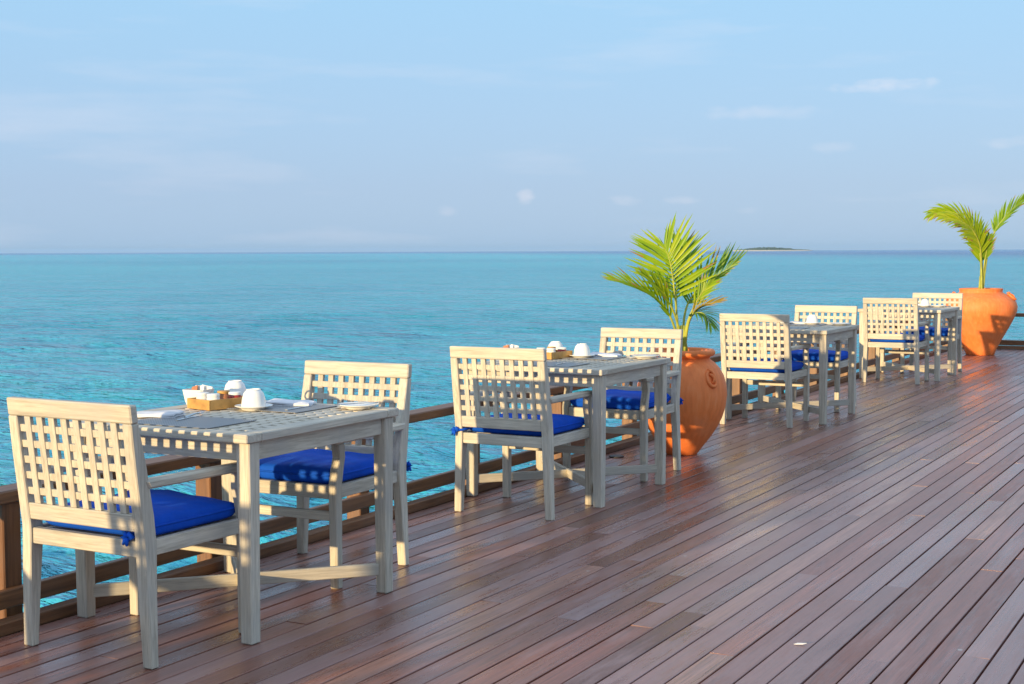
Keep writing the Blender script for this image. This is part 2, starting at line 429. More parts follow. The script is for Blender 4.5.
    n = s.bump(h1, 1.0, 0.12); n = s.bump(h2, 1.0, 0.52, n); n = s.bump(h3, 1.0, 2.0, n); n = s.bump(h4, 1.0, 2.4, n); n = s.bump(h5, 1.0, 3.0, n)
    s.l(n, s.b.inputs['Normal'])
    me.materials.append(s.m)
    o = bpy.data.objects.new('sea', me); C.objects.link(o); o['kind'] = 'structure'
sea()

def island():
    # low wooded island on the horizon: gp direction px 735..808
    D = 4200.0
    a0, a1 = R(-28.6) + math.atan((733 - 512) / F), R(-28.6) + math.atan((812 - 512) / F)
    bm = bmesh.new(); n = 110; m = 9
    rows = []
    for i in range(n + 1):
        t = i / n; a = a0 + (a1 - a0) * t
        env = max(0, math.sin(math.pi * t)) ** 0.35 * (0.55 + 0.45 * math.exp(-((t - 0.42) / 0.27) ** 2))
        if t > .75: env *= 0.75
        row = []
        for j in range(m):
            u = j / (m - 1); d = D + (u - 0.5) * 260 * max(0.15, math.sin(math.pi * t) ** 0.5)
            prof = math.sin(math.pi * u) ** 0.4 if 0 < u < 1 else 0
            z = SEA_Z - 1 + (2.6 + 9.5 * env * (0.7 + 0.5 * random.random())) * prof
            row.append(bm.verts.new((d * math.sin(a), d * math.cos(a), z)))
        rows.append(row)
    for a, b in zip(rows, rows[1:]):
        for j in range(m - 1): bm.faces.new((a[j], a[j + 1], b[j + 1], b[j])[::-1])
    bmesh.ops.recalc_face_normals(bm, faces=bm.faces)
    s = NT('island_woods'); tc = s.n('ShaderNodeTexCoord'); sp = s.n('ShaderNodeSeparateXYZ'); s.l(tc.outputs['Object'], sp.inputs[0])
    f = s.noise(tc.outputs['Object'], 0.08, 3)
    c = s.ramp(f, [(0.3, (0.04, 0.07, 0.03)), (0.7, (0.09, 0.12, 0.05))])
    c = s.mix(s.math('LESS_THAN', sp.outputs[2], SEA_Z + 3.0), c, (0.55, 0.5, 0.42))
    s.l(c, s.b.inputs['Base Color']); s.b.inputs['Roughness'].default_value = 0.9
    o = obj('island', bm, s.m); o['kind'] = 'structure'
island()

# ------------------------------------------------------------------ deck
EX = -4.15; ENDY = 21.12
def deck():
    bm = bmesh.new(); cl = bm.loops.layers.float_color.new('board')
    pitch, gap, th = 0.0995, 0.0074, 0.028
    x = EX
    while x < 4.2:
        y = -7.0 - random.random() * 3
        hue = random.random()
        while y < ENDY:
            ln = random.choice((2.4, 3.0, 3.6, 4.2, 4.8)) + random.uniform(-0.1, 0.1)
            y1 = min(y + ln, ENDY)
            if ENDY - y1 < 0.6: y1 = ENDY
            dz = random.uniform(-0.0013, 0.0007); tl = random.uniform(-0.0008, 0.0008); xj = random.uniform(-0.0016, 0.0016)
            col = (min(1, max(0, random.gauss(0.47, 0.30))), random.random(), random.random(), 1)
            x0, x1 = x + gap / 2 + xj, x + pitch - gap / 2 + xj
            b = 0.0018
            ya, yb = y + 0.0012, y1 - 0.0012
            prof = [(x0, -th), (x0, -b), (x0 + b, 0), (x1 - b, 0), (x1, -b), (x1, -th)]
            A = [bm.verts.new((px, ya, pz + dz + tl * (1 if px > (x0 + x1) / 2 else -1))) for px, pz in prof]
            B = [bm.verts.new((px, yb, pz + dz + tl * (1 if px > (x0 + x1) / 2 else -1))) for px, pz in prof]
            fs = [bm.faces.new((A[i], B[i], B[(i + 1) % 6], A[(i + 1) % 6])[::-1]) for i in range(6)]
            fs += [bm.faces.new(A[::-1]), bm.faces.new(B)]
            for f in fs:
                for l in f.loops: l[cl] = col
            y = y1
        x += pitch
    bmesh.ops.recalc_face_normals(bm, faces=bm.faces)
    o = obj('deck', bm, deck_mat()); o['kind'] = 'structure'
    # joists and bearers under the boards, piles down into the water
    bm = bmesh.new()
    y = -6.7
    while y < ENDY:
        box(bm, EX + 0.03, 4.15, y, y + 0.07, -0.17, -0.031, 0); y += 0.45
    box(bm, EX - 0.04, EX - 0.004, -7, ENDY + 0.0, -0.22, -0.006, 0.004)
    box(bm, EX - 0.04, 4.2, ENDY + 0.004, ENDY + 0.04, -0.22, -0.006, 0.004)
    for bx in (-3.6, -1.2, 1.4, 3.8):
        box(bm, bx, bx + 0.14, -6.9, ENDY - 0.1, -0.42, -0.173, 0.004)
        yy = -5
        while yy < ENDY:
            tube(bm, [(bx + 0.07, yy, -4.0), (bx + 0.07, yy, -0.425)], 0.11, 12); yy += 3.2
    o = obj('deck_substructure', bm, RY); o['kind'] = 'structure'
deck()

# ------------------------------------------------------------------ railings
def railing_side():
    t = thing('deck_railing', 'low brown wooden railing running along the sea edge behind all four tables', 'railing', (-4.3, 3.85, 0))
    yy0, yy1 = -6.9, ENDY + 0.10
    ox, oy = -4.3, 3.85
    bm = bmesh.new(); box(bm, -4.400 - ox, -4.275 - ox, yy0 - oy, yy1 - oy, 0.462, 0.512, 0.006); obj('top_rail', bm, RY, t)
    bm = bmesh.new(); box(bm, -4.300 - ox, -4.264 - ox, yy0 - oy, yy1 - 0.03 - oy, 0.062, 0.132, 0.004); obj('mid_rail', bm, RY, t)
    bm = bmesh.new(); box(bm, -4.226 - ox, -4.156 - ox, yy0 - oy, ENDY - 0.0 - oy, -0.0045, 0.044, 0.004); obj('kerb_board', bm, RY, t)
    first = None
    for k in range(-8, 15):
        y = 3.85 + 1.195 * k
        if y > ENDY - 0.3: continue
        if first is None:
            bm = bmesh.new(); box(bm, -0.045, 0.045, -0.045, 0.045, -0.45, 0.4605, 0.005); first = obj('post', bm, RZ, t); p = first
        else:
            p = first.copy(); C.objects.link(p); p.parent = t
        p.location = (-4.3465 - ox, y - oy, 0)
    p = first.copy(); C.objects.link(p); p.parent = t; p.location = (-4.3465 - ox, ENDY + 0.05 - oy, 0)
railing_side()
def railing_end():
    ox, oy = -3.0, ENDY + 0.05
    t = thing('deck_railing', 'low railing across the far end of the deck, right of the far pot', 'railing', (ox, oy, 0))
    x0, x1 = -4.25 - ox, 4.2 - ox
    bm = bmesh.new(); box(bm, x0, x1, -0.065, 0.065, 0.462, 0.512, 0.006); obj('top_rail', bm, RX, t)
    bm = bmesh.new(); box(bm, x0 + 0.03, x1, -0.085, -0.047, 0.055, 0.128, 0.004); obj('mid_rail', bm, RX, t)
    bm = bmesh.new(); box(bm, x0 + 0.1, x1, -0.15, -0.06, 0.004, 0.05, 0.004); obj('kerb_board', bm, RX, t)
    for k in range(7):
        bm = bmesh.new(); box(bm, -0.045, 0.045, -0.045, 0.045, -0.45, 0.4605, 0.005)
        obj('post', bm, RZ, t, loc=(-3.13 + 1.195 * k - ox, 0.0, 0))
railing_end()

# ------------------------------------------------------------------ chairs
CHAIRS = 'lattice backed dining chairs along the sea edge'
def lean(z): return -0.012 if z < 0.45 else -0.012 - 0.058 * (z - 0.45) / 0.46
def make_chair():
    t = thing('dining_chair', 'x', 'chair', group=CHAIRS)
    hw = 0.265; ry, fy = -0.25, 0.25
    for sx in (-1, 1):
        x0, x1 = sorted((sx * hw - 0.0215, sx * hw + 0.0215))
        bm = bmesh.new()
        prism_yz(bm, [(ry - 0.024, 0), (ry + 0.010, 0), (ry + 0.020, 0.25), (ry + 0.030, 0.42), (ry + 0.020, 0.52), (ry - 0.012, 0.70), (ry - 0.045, 0.8455), (ry - 0.0825, 0.8455),
                      (ry - 0.0665, 0.70), (ry - 0.040, 0.50), (ry - 0.033, 0.45), (ry - 0.0325, 0.42), (ry - 0.031, 0.25)], x0, x1)
        for v in bm.verts:
            if v.co.z < 0.42: v.co.x += sx * 0.016 * (1 - v.co.z / 0.42)
        obj('leg', bm, TZ, t)
    for sx in (-1, 1):
        x0, x1 = sorted((sx * hw - 0.0205, sx * hw + 0.0205))
        bm = bmesh.new()
        prism_yz(bm, [(fy - 0.018, 0), (fy + 0.02, 0), (fy + 0.024, 0.30), (fy + 0.026, 0.44), (fy + 0.012, 0.50), (fy - 0.006, 0.555), (fy + 0.004, 0.614),
                      (fy - 0.044, 0.614), (fy - 0.048, 0.555), (fy - 0.034, 0.50), (fy - 0.022, 0.44), (fy - 0.020, 0.30)], x0, x1)
        obj('leg', bm, TZ, t)
    # backrest: rails and crossed slats
    wx0, wx1 = -hw + 0.0217, hw - 0.0217
    yb = ry
    def W(v): return Vector((v.x, v.y + lean(v.z) , v.z))
    bk = bmesh.new()
    box(bk, -hw - 0.0225, hw + 0.0225, yb - 0.0195, yb + 0.0165, 0.8463, 0.910, 0.005, W)
    obj('top_rail', bk, TX, t); bk = bmesh.new()
    box(bk, wx0, wx1, yb - 0.018, yb + 0.016, 0.470, 0.530, 0.003, W)
    obj('lower_rail', bk, TX, t)
    gx0, gx1, gz0, gz1 = wx0, wx1, 0.530, 0.846
    lat = bmesh.new()
    sw, sh = 0.0275, 0.0265
    hx_ = (gx1 - gx0 - 8 * sw) / 9; hz_ = (gz1 - gz0 - 5 * sh) / 6
    for k in range(8):
        x = gx0 + hx_ * (k + 1) + sw * (k + 0.5)
        box(lat, x - sw / 2, x + sw / 2, yb - 0.0150, yb + 0.0020, gz0 + 0.0005, gz1 - 0.0005, 0.0015, W)
    for k in range(5):
        z = gz0 + hz_ * (k + 1) + sh * (k + 0.5)
        box(lat, gx0 + 0.0005, gx1 - 0.0005, yb - 0.0105, yb + 0.0060, z - sh / 2, z + sh / 2, 0.0015, W)
    obj('back_lattice', lat, TZ, t)
    # seat frame
    bm = bmesh.new()
    box(bm, -hw + 0.0217, hw - 0.0217, ry - 0.024, ry + 0.006, 0.380, 0.437, 0.003)
    fr = obj('seat_frame', bm, TX, t); bm = bmesh.new()
    box(bm, -hw + 0.0207, hw - 0.0207, fy - 0.012, fy + 0.018, 0.380, 0.437, 0.003); obj('front_rail', bm, TX, fr)
    for sx in (-1, 1):
        bm = bmesh.new(); a, b = sorted((sx * (hw + 0.012), sx * (hw - 0.014)))
        box(bm, a, b, ry + 0.033, fy - 0.0225, 0.382, 0.4365, 0.003)
        obj('side_rail', bm, TY, fr)
    bm = bmesh.new()
    n = 8
    for k in range(n):
        y = ry + 0.045 + k * (fy - ry - 0.09) / (n - 1)
        box(bm, -hw + 0.0145, hw - 0.0145, y - 0.021, y + 0.021, 0.412, 0.428, 0.002)
    obj('seat_slats', bm, TX, fr)
    bm = bmesh.new(); box(bm, -hw + 0.0207, hw - 0.0207, fy - 0.012, fy + 0.010, 0.285, 0.325, 0.003); obj('stretcher', bm, TX, t)
    for sx in (-1, 1):
        bm = bmesh.new()
        a, b = sorted((sx * (hw - 0.028), sx * (hw + 0.03)))
        prism_yz(bm, [(ry - 0.005, 0.618), (fy - 0.02, 0.6145), (fy + 0.02, 0.6145), (fy + 0.034, 0.622), (fy + 0.034, 0.635), (fy + 0.02, 0.642), (fy - 0.04, 0.643), (ry - 0.022, 0.648)], a, b, 0.006)
        obj('armrest', bm, TY, t)
    # cushion
    bm = bmesh.new()
    nx, ny = 22, 20
    cw, cd = 0.2475, 0.240
    def prof(u, v):
        a = max(abs(u), abs(v))
        e = (1 - min(1, (abs(u)) ** 13)) ** 0.28 * (1 - min(1, abs(v) ** 13)) ** 0.28
        return e
    top, bot = {}, {}
    for i in range(nx + 1):
        for j in range(ny + 1):
            u = math.sin((i / nx * 2 - 1) * math.pi / 2); v = math.sin((j / ny * 2 - 1) * math.pi / 2)
            e = prof(u, v)
            cr_ = 0.012 * (abs(u) ** 2 + abs(v) ** 2) / 2
            rip = 0.004 * math.sin(3.1 * u + 2 * v + 1) + 0.003 * math.sin(7 * v - 2 * u) + 0.0025 * math.sin(9 * u + 4 * v)
            xx = u * cw * (1 - 0.02 * abs(v) ** 4); yy = v * cd * (1 - 0.02 * abs(u) ** 4) + 0.008
            zt = 0.474 + 0.042 * e - cr_ * e + rip * e
            zb = 0.474 - 0.043 * e
            top[i, j] = bm.verts.new((xx, yy, zt))
            bot[i, j] = top[i, j] if i in (0, nx) or j in (0, ny) else bm.verts.new((xx, yy, zb))
    for i in range(nx):
        for j in range(ny):
            bm.faces.new((top[i, j], top[i + 1, j], top[i + 1, j + 1], top[i, j + 1]))
            q = (bot[i, j], bot[i, j + 1], bot[i + 1, j + 1], bot[i + 1, j])
            if len(set(q)) == 4:
                try: bm.faces.new(q)
                except ValueError: pass
    cu = obj('cushion', bm, BLUE, t, smooth=True)
    bm = bmesh.new()
    loop = [top[0, 0]] if False else None
    per = [(-cw, -cd), (0, -cd), (cw, -cd), (cw, 0), (cw, cd), (0, cd), (-cw, cd), (-cw, 0)]
    pts = []
    for i in range(nx + 1): pts.append((i, 0))
    for j in range(1, ny + 1): pts.append((nx, j))
    for i in range(nx - 1, -1, -1): pts.append((i, ny))
    for j in range(ny - 1, 0, -1): pts.append((0, j))
    P = []
    for i, j in pts:
        u = math.sin((i / nx * 2 - 1) * math.pi / 2); v = math.sin((j / ny * 2 - 1) * math.pi / 2)
        P.append((u * cw * (1 - 0.02 * abs(v) ** 4), v * cd * (1 - 0.02 * abs(u) ** 4) + 0.008, 0.474))
    tube(bm, P + [P[0]], 0.0048, 6, False)
    obj('piping', bm, BLUE, cu, smooth=True)
    for sx in (-1, 1):       # cords that tie the cushion to the rear legs, one knotted outside, one inside
        bm = bmesh.new()
        if sx < 0:
            c = Vector((-hw - 0.012, ry - 0.045, 0.452))
            tube(bm, [(-hw + 0.05, ry + 0.02, 0.462), (-hw + 0.03, ry - 0.046, 0.455), c], 0.007, 6)
        else:
            c = Vector((hw - 0.05, ry - 0.030, 0.450))
            tube(bm, [(hw - 0.07, ry + 0.03, 0.462), c], 0.008, 6)
        for (dx, dz) in ((-0.018, 0.010), (0.016, 0.012)):
            tube(bm, [c, c + Vector((dx * .6, -0.006, dz)), c + Vector((dx * 1.2, -0.004, dz * 0.3)), c + Vector((dx * .3, 0, -0.006))], [0.007, 0.010, 0.011, 0.006], 6)
        for (dx, dz) in ((-0.020, -0.026), (-0.004, -0.030)):
            tube(bm, [c, c + Vector((dx * .6, -0.008, dz * .5)), c + Vector((dx, -0.005, dz))], [0.007, 0.008, 0.005], 6)
        obj('tie', bm, BLUE, cu, smooth=True)['side'] = sx
    return t

chair0 = make_chair()
chair_used = [False]
def chair(x, y, rz, label, ties=()):
    group = CHAIRS
    o = copy_tree(chair0)
    for c in list(o.children_recursive):
        if 'side' in c:
            if c['side'] not in ties: bpy.data.objects.remove(c)
            else: del c['side']
    o.location = (x, y, 0); o.rotation_euler = (0, 0, rz); o['label'] = label; o['group'] = group
    return o
PI = math.pi
near = chair(-3.668, 3.875, R(-1.5), 'nearest silvered teak chair in the left foreground, its lattice back to the viewer', (1,))
near.scale = (1.045, 1, 1)
chair(-3.765, 5.10, PI + R(1.0), 'teak chair facing the viewer across the nearest table, open sea behind its back', (-1,))
chair(-3.666, 6.885, R(-0.5), 'teak chair turned away at the second table, top half of its back sunlit', (-1,))
chair(-3.715, 8.27, PI, 'teak chair facing the viewer just in front of the terracotta pot at mid deck', (-1,))
chair(-3.745, 11.235, R(0.5), 'teak chair turned away directly right of the mid deck terracotta pot')
chair(-3.705, 12.50, PI + R(0.6), 'teak chair facing the viewer across the third table, only its back top showing')
chair(-3.675, 15.40, 0, 'teak chair turned away at the farthest table, left of its lit table leg')
chair(-3.60, 16.72, PI, 'farthest teak chair, facing the viewer right beside the far terracotta pot')

# ------------------------------------------------------------------ tables
TT = 0.77
def make_table():
    t = thing('dining_table', 'x', 'table', group='silvered teak tables along the sea edge')
    hx, hy = 0.45, 0.495
    bx = 0.085
    bm = bmesh.new()
    ix, iy = hx - bx, hy - bx
    nx, ny = 13, 14
    for k in range(1, nx):
        x = -ix + 2 * ix * k / nx; box(bm, x - 0.0165, x + 0.0165, -iy + .0004, iy - .0004, TT - 0.022, TT - 0.0012, 0.0012)
    for k in range(1, ny):
        y = -iy + 2 * iy * k / ny; box(bm, -ix + .0004, ix - .0004, y - 0.0165, y + 0.0165, TT - 0.026, TT - 0.0030, 0.0012)
    top = obj('tabletop', bm, TY, t)
    for q in (-1, 1):
        a, b = sorted((q * hy, q * (hy - bx)))
        bm = bmesh.new(); box(bm, -hx, hx, a, b, TT - 0.033, TT, 0.004); obj('end_board', bm, TX, top)
        a, b = sorted((q * hx, q * (hx - bx)))
        bm = bmesh.new(); box(bm, a, b, -hy + bx + .001, hy - bx - .001, TT - 0.033, TT - 0.0006, 0.004); obj('side_board', bm, TY, top)
    bm = bmesh.new()
    for s in (-1, 1):
        if s > -1: bm = bmesh.new()
        y = s * (hy - 0.055); box(bm, -hx + 0.075, hx - 0.075, y - 0.011, y + 0.011, TT - 0.103, TT - 0.0335, 0.002); obj('apron', bm, TX, t); bm = bmesh.new()
        x = s * (hx - 0.040); box(bm, x - 0.011, x + 0.011, -hy + 0.09, hy - 0.09, TT - 0.1025, TT - 0.0335, 0.002); obj('apron', bm, TY, t)
    for sx, sy in ((-1, -1), (1, -1), (1, 1), (-1, 1)):
        bm = bmesh.new(); cx, cy = sx * (hx - 0.043), sy * (hy - 0.058)
        b = bmesh.new(); bmesh.ops.create_cube(b, size=1)
        for v in b.verts:
            w = 0.062 if v.co.z > 0 else 0.052
            v.co = Vector((cx + v.co.x * w, cy + v.co.y * w, (TT - 0.034) * (v.co.z + 0.5)))
        bmesh.ops.bevel(b, geom=list(b.edges), offset=0.004, segments=1, affect='EDGES'); merge(bm, b)
        obj('leg', bm, TZ, t)
    for s in (1, -1):
        bm = bmesh.new(); ln = math.hypot(hx - 0.06, hy - 0.075)
        z0 = 0.074 if s == 1 else 0.0745
        box(bm, -ln, ln, -0.011, 0.011, z0, z0 + 0.05, 0.003)
        obj('stretcher', bm, TX, t, rz=math.atan2((hy - 0.058), s * (hx - 0.043)), loc=(0, 0, 0 if s == 1 else 0.0012))
    return t
table0 = make_table(); tu = [False]
def table(x, y, label):
    o = table0 if not tu[0] else copy_tree(table0)
    tu[0] = True; o.location = (x, y, 0); o['label'] = label
    return o
T1 = (-3.685, 4.455); T2 = (-3.725, 7.525); T3 = (-3.70, 11.76); T4 = (-3.70, 16.06)
table(*T1, 'nearest teak lattice topped table, laid with a wooden tray and two upturned cups')
table(*T2, 'second teak table from the left, standing just before the mid deck pot')
table(*T3, 'third teak table, standing just beyond the mid deck palm pot')
table(*T4, 'farthest teak table, standing close to the far terracotta pot')
# a further set stands just outside the left edge of the picture; its shadow falls across the nearest chair
T0 = (-3.70, 0.22)
table(*T0, 'teak table of the next set along, beyond the left edge of the picture')
chair(-3.70, 0.95, PI, 'teak chair of the next set along, beyond the left edge, back towards the nearest chair')
for c in [chair0] + list(chair0.children_recursive): bpy.data.objects.remove(c)

# ------------------------------------------------------------------ tableware
def on(T, dx, dy, dz=0): return (T[0] + dx, T[1] + dy, TT + 0.0008 + dz)
def placemat_mesh():
    bm = bmesh.new(); box(bm, -0.21, 0.21, -0.145, 0.145, 0, 0.003, 0.001)
    return bm
def napkin_mesh():
    bm = bmesh.new()
    nx, ny = 14, 8
    def top(u, v): return 0.016 + 0.010 * u + 0.003 * math.sin(6 * v + 2 * u) - 0.004 * (u * u + v * v) ** 2
    for lay in range(3):
        zz = lay * 0.0065; g = {}
        for i in range(nx + 1):
            for j in range(ny + 1):
                u, v = i / nx * 2 - 1, j / ny * 2 - 1
                h = 0.004 + zz * (0.9 + 0.35 * u) + 0.002 * math.sin(5 * v + 3 * u + lay)
                e = max(abs(u), abs(v)); h *= (1 - 0.35 * max(0, e - 0.8) / 0.2) if lay == 2 else 1
                for k, z in ((0, h + 0.0045), (1, h - 0.0005)):
                    g[i, j, k] = bm.verts.new((u * (0.10 - 0.002 * lay), v * (0.06 - 0.0015 * lay), max(0, z - 0.0035)))
        for i in range(nx):
            for j in range(ny):
                bm.faces.new((g[i, j, 0], g[i + 1, j, 0], g[i + 1, j + 1, 0], g[i, j + 1, 0]))
                bm.faces.new((g[i, j, 1], g[i, j + 1, 1], g[i + 1, j + 1, 1], g[i + 1, j, 1]))
        for i in range(nx):
            bm.faces.new((g[i, 0, 1], g[i + 1, 0, 1], g[i + 1, 0, 0], g[i, 0, 0])); bm.faces.new((g[i, ny, 0], g[i + 1, ny, 0], g[i + 1, ny, 1], g[i, ny, 1]))
        for j in range(ny):
            bm.faces.new((g[0, j, 0], g[0, j + 1, 0], g[0, j + 1, 1], g[0, j, 1])); bm.faces.new((g[nx, j, 1], g[nx, j + 1, 1], g[nx, j + 1, 0], g[nx, j, 0]))
    return bm
def saucer_mesh(r=0.078):
    bm = bmesh.new(); lathe(bm, [(0.0005, 0.003), (r * .5, 0.003), (r * .55, 0.0), (r * .62, 0.0), (r * .68, 0.006), (r, 0.016), (r, 0.0185), (r * .66, 0.010), (r * .5, 0.008), (0.0005, 0.008)], 40, closed_bottom=False); return bm
def make_cup():
    t = thing('cup', 'x', 'cup')
    bm = bmesh.new(); lathe(bm, [(0.043, 0.0), (0.0445, 0.001), (0.0445, 0.010), (0.042, 0.032), (0.036, 0.052), (0.029, 0.061), (0.026, 0.0625), (0.0255, 0.067), (0.0225, 0.067), (0.0215, 0.063), (0.0005, 0.063)], 40, closed_bottom=False)
    obj('body', bm, CHINA, t, smooth=True, angle=50)
    bm = bmesh.new(); tube(bm, crom([(0.041, 0, 0.015), (0.062, 0, 0.014), (0.071, 0, 0.028), (0.060, 0, 0.046), (0.036, 0, 0.050)], 14), 0.0042, 8); obj('handle', bm, CHINA, t, smooth=True)
    return t
cup0 = make_cup(); me_cache = {}
def simple_thing(name, bmf, m, loc, rz, label, cat, group=None, smooth=False):
    if name not in me_cache:
        o = obj(name, bmf(), m, smooth=smooth, angle=40 if smooth else None); me_cache[name] = o
    else:
        o = me_cache[name].copy(); C.objects.link(o)
    o.location = loc; o.rotation_euler = (0, 0, rz)
    if 'group' in o: del o['group']
    return tag(o, label, cat, group)
cu = [False]
def cup(loc, rz, label):
    o = cup0 if not cu[0] else copy_tree(cup0); cu[0] = True
    o.location = loc; o.scale = (1.14,) * 3; o.rotation_euler = (0, 0, rz); tag(o, label, 'cup', 'upturned white cups on the tables'); return o
def knife_mesh():
    bm = bmesh.new()
    pts = [(-0.105, -0.006), (-0.02, -0.0075), (0.0, -0.006), (0.02, -0.010), (0.08, -0.010), (0.105, 0.002), (0.10, 0.007), (0.0, 0.006), (-0.02, 0.0065), (-0.105, 0.006)]
    a = [bm.verts.new((x, y, 0.0)) for x, y in pts]; b = [bm.verts.new((x, y, 0.0035 if x < 0.01 else 0.002)) for x, y in pts]
    bm.faces.new(a[::-1]); bm.faces.new(b)
    for i in range(len(pts)): bm.faces.new((a[i], a[(i + 1) % len(pts)], b[(i + 1) % len(pts)], b[i]))
    return bm
def fork_mesh():
    bm = bmesh.new()
    tube(bm, [(-0.10, 0, 0.003), (-0.05, 0, 0.004), (0.02, 0, 0.006), (0.045, 0, 0.004)], [0.005, 0.004, 0.003, 0.0045], 8)
    box(bm, 0.043, 0.062, -0.011, 0.011, 0.0025, 0.0045, 0.0008)
    for k in range(4): tube(bm, [(0.060, -0.0085 + k * 0.0057, 0.0035), (0.085, -0.0085 + k * 0.0057, 0.005), (0.102, -0.0085 + k * 0.0057, 0.0075)], [0.0017, 0.0015, 0.0008], 6)
    return bm

GM, GN, GS, GK, GF, GP = 'grey placemats on the tables', 'folded white napkins on the tables', 'white saucers under upturned cups', 'table knives laid out', 'forks laid out', 'white side plates'
def mat(T, dx, dy, rz, lab): simple_thing('placemat', placemat_mesh, WEAVE, on(T, dx, dy), rz, lab, 'placemat', GM)
def napkin(T, dx, dy, rz, lab): simple_thing('napkin', napkin_mesh, LINEN, on(T, dx, dy, 0.0035), rz, lab, 'napkin', GN, True)
def saucer(T, dx, dy, lab): simple_thing('saucer', saucer_mesh, CHINA, on(T, dx, dy), 0, lab, 'saucer', GS, True)
def plate(T, dx, dy, lab): 
    def pm(): return saucer_mesh(0.085)
    simple_thing('side_plate', pm, CHINA, on(T, dx, dy), 0, lab, 'plate', GP, True)
def knife(T, dx, dy, rz, lab, dz=0.0035): simple_thing('knife', knife_mesh, STEEL, on(T, dx, dy, dz), rz, lab, 'knife', GK)
def fork(T, dx, dy, rz, lab): simple_thing('fork', fork_mesh, STEEL, on(T, dx, dy, 0.0035), rz, lab, 'fork', GF)
def cupset(T, dx, dy, rz, where):
    saucer(T, dx, dy, 'white saucer carrying ' + where); cup(on(T, dx, dy, 0.0085), rz, where)

def tray(T, dx, dy, rz, lab, jars=True, tl=''):
    loc = on(T, dx, dy)
    t = thing('wooden_tray', lab, 'tray', loc, rz, 'wooden condiment trays')
    w, d, h = 0.078, 0.108, 0.042
    bm = bmesh.new(); box(bm, -w + .007, w - .007, -d + .007, d - .007, 0.002, 0.009, 0); obj('base', bm, BOXW, t)
    bm = bmesh.new()
    box(bm, -w, w, -d, -d + .0065, 0, h, .0012); box(bm, -w, w, d - .0065, d, 0, h, .0012)
    box(bm, -w, -w + .0065, -d + .0067, d - .0067, 0, h, .0012); box(bm, w - .0065, w, -d + .0067, d - .0067, 0, h, .0012)
    obj('sides', bm, BOXW, t)
    if not jars: return
    rot = Matrix.Rotation(rz, 3, 'Z')
    labs = ['white lidded jar at the near left in the wooden tray', 'white lidded jar at the near right in the wooden tray', 'red jam jar at the back right in the wooden tray', 'brown jam jar at the back left in the wooden tray']
    for i, (jx, jy, m) in enumerate(((-0.04, -0.055, PAPERW), (0.038, -0.058, PAPERW), (0.04, 0.05, JAMR), (-0.04, 0.05, PAPERB))):
        p = Vector(loc) + rot @ Vector((jx, jy, 0.0095))
        j = thing('jar', labs[i] + tl, 'jar', p, 0, 'little jars in the wooden trays')
        bm = bmesh.new(); lathe(bm, [(0.024, 0), (0.027, 0.003), (0.027, 0.036), (0.024, 0.042)], 24, closed_top=True); obj('glass', bm, m, j, smooth=True, angle=40)
        bm = bmesh.new(); lathe(bm, [(0.0265, 0.0425), (0.0268, 0.052), (0.025, 0.054), (0.0005, 0.0542)], 24); obj('lid', bm, PAPERW if i != 3 else BOXW, j, smooth=True, angle=40)
def bowl(T, dx, dy, lab, lab2):
    loc = on(T, dx, dy)
    bm = bmesh.new()
    sq = lambda w, z: [bm.verts.new((sx * w * c, sy * w * s_, z)) for sx, sy, c, s_ in ((-1, -1, 1, .82), (-1, -1, .82, 1), (1, -1, .82, 1), (1, -1, 1, .82), (1, 1, 1, .82), (1, 1, .82, 1), (-1, 1, .82, 1), (-1, 1, 1, .82))]
    Rg = [sq(w, z) for w, z in ((0.038, 0), (0.044, 0.02), (0.052, 0.068), (0.049, 0.0685), (0.041, 0.022), (0.035, 0.006))]
    for a, b in zip(Rg, Rg[1:]):
        for k in range(8): bm.faces.new((a[k], a[(k + 1) % 8], b[(k + 1) % 8], b[k]))
    bm.faces.new(Rg[0][::-1]); bm.faces.new(Rg[-1])
    o = obj('sugar_bowl', bm, CHINA, loc=loc, rz=R(8)); tag(o, lab, 'bowl', 'white sugar bowls')
    for k, (m, lb) in enumerate(((PAPERB, 'brown sugar sachet leaning in '), (PAPERW, 'white sugar sachet leaning in '), (PAPERW, 'second white sachet behind the first in '))):
        bm = bmesh.new(); box(bm, -0.024, 0.024, -0.0025, 0.0025, 0, 0.075, 0.001)
        s = obj('sugar_sachet', bm, m, loc=(loc[0] - 0.012 + 0.014 * k, loc[1] - 0.02 + 0.018 * k, loc[2] + 0.008))
        s.rotation_euler = (R(-14 + 6 * k), R(-12 + 12 * k), R(-20 + 20 * k)); tag(s, lb + lab2, 'sachet', 'sugar sachets')

# nearest table
mat(T1, 0.0, -0.285, 0, 'grey woven placemat on the nearest table, on the side of the lattice backed near chair')
mat(T1, -0.02, 0.275, 0, 'grey woven placemat at the sea-side far end of the nearest table')
napkin(T1, -0.235, -0.215, R(20), 'folded white napkin at the left corner of the nearest table, by the near chair back')
napkin(T1, -0.02, 0.37, R(200), 'folded white napkin on the far placemat of the nearest table')
knife(T1, -0.07, -0.20, R(104), 'steel table knife on the near placemat of the nearest table')
fork(T1, -0.11, -0.13, R(110), 'steel fork beside the knife on the near placemat of the nearest table')
knife(T1, 0.10, 0.28, R(95), 'steel table knife on the far placemat of the nearest table')
tray(T1, -0.235, 0.17, R(-14), 'honey coloured wooden tray of jars on the nearest table', True, ' on the nearest table')
bowl(T1, -0.375, 0.20, 'square white bowl of sachets left of the wooden tray on the nearest table', 'the square bowl on the nearest table')
cupset(T1, -0.05, 0.165, R(125), 'upturned white cup nearest the middle of the nearest table')
cupset(T1, -0.37, 0.435, R(140), 'upturned white cup behind the wooden tray of the nearest table')
plate(T1, 0.31, 0.40, 'white side plate at the far right corner of the nearest table')
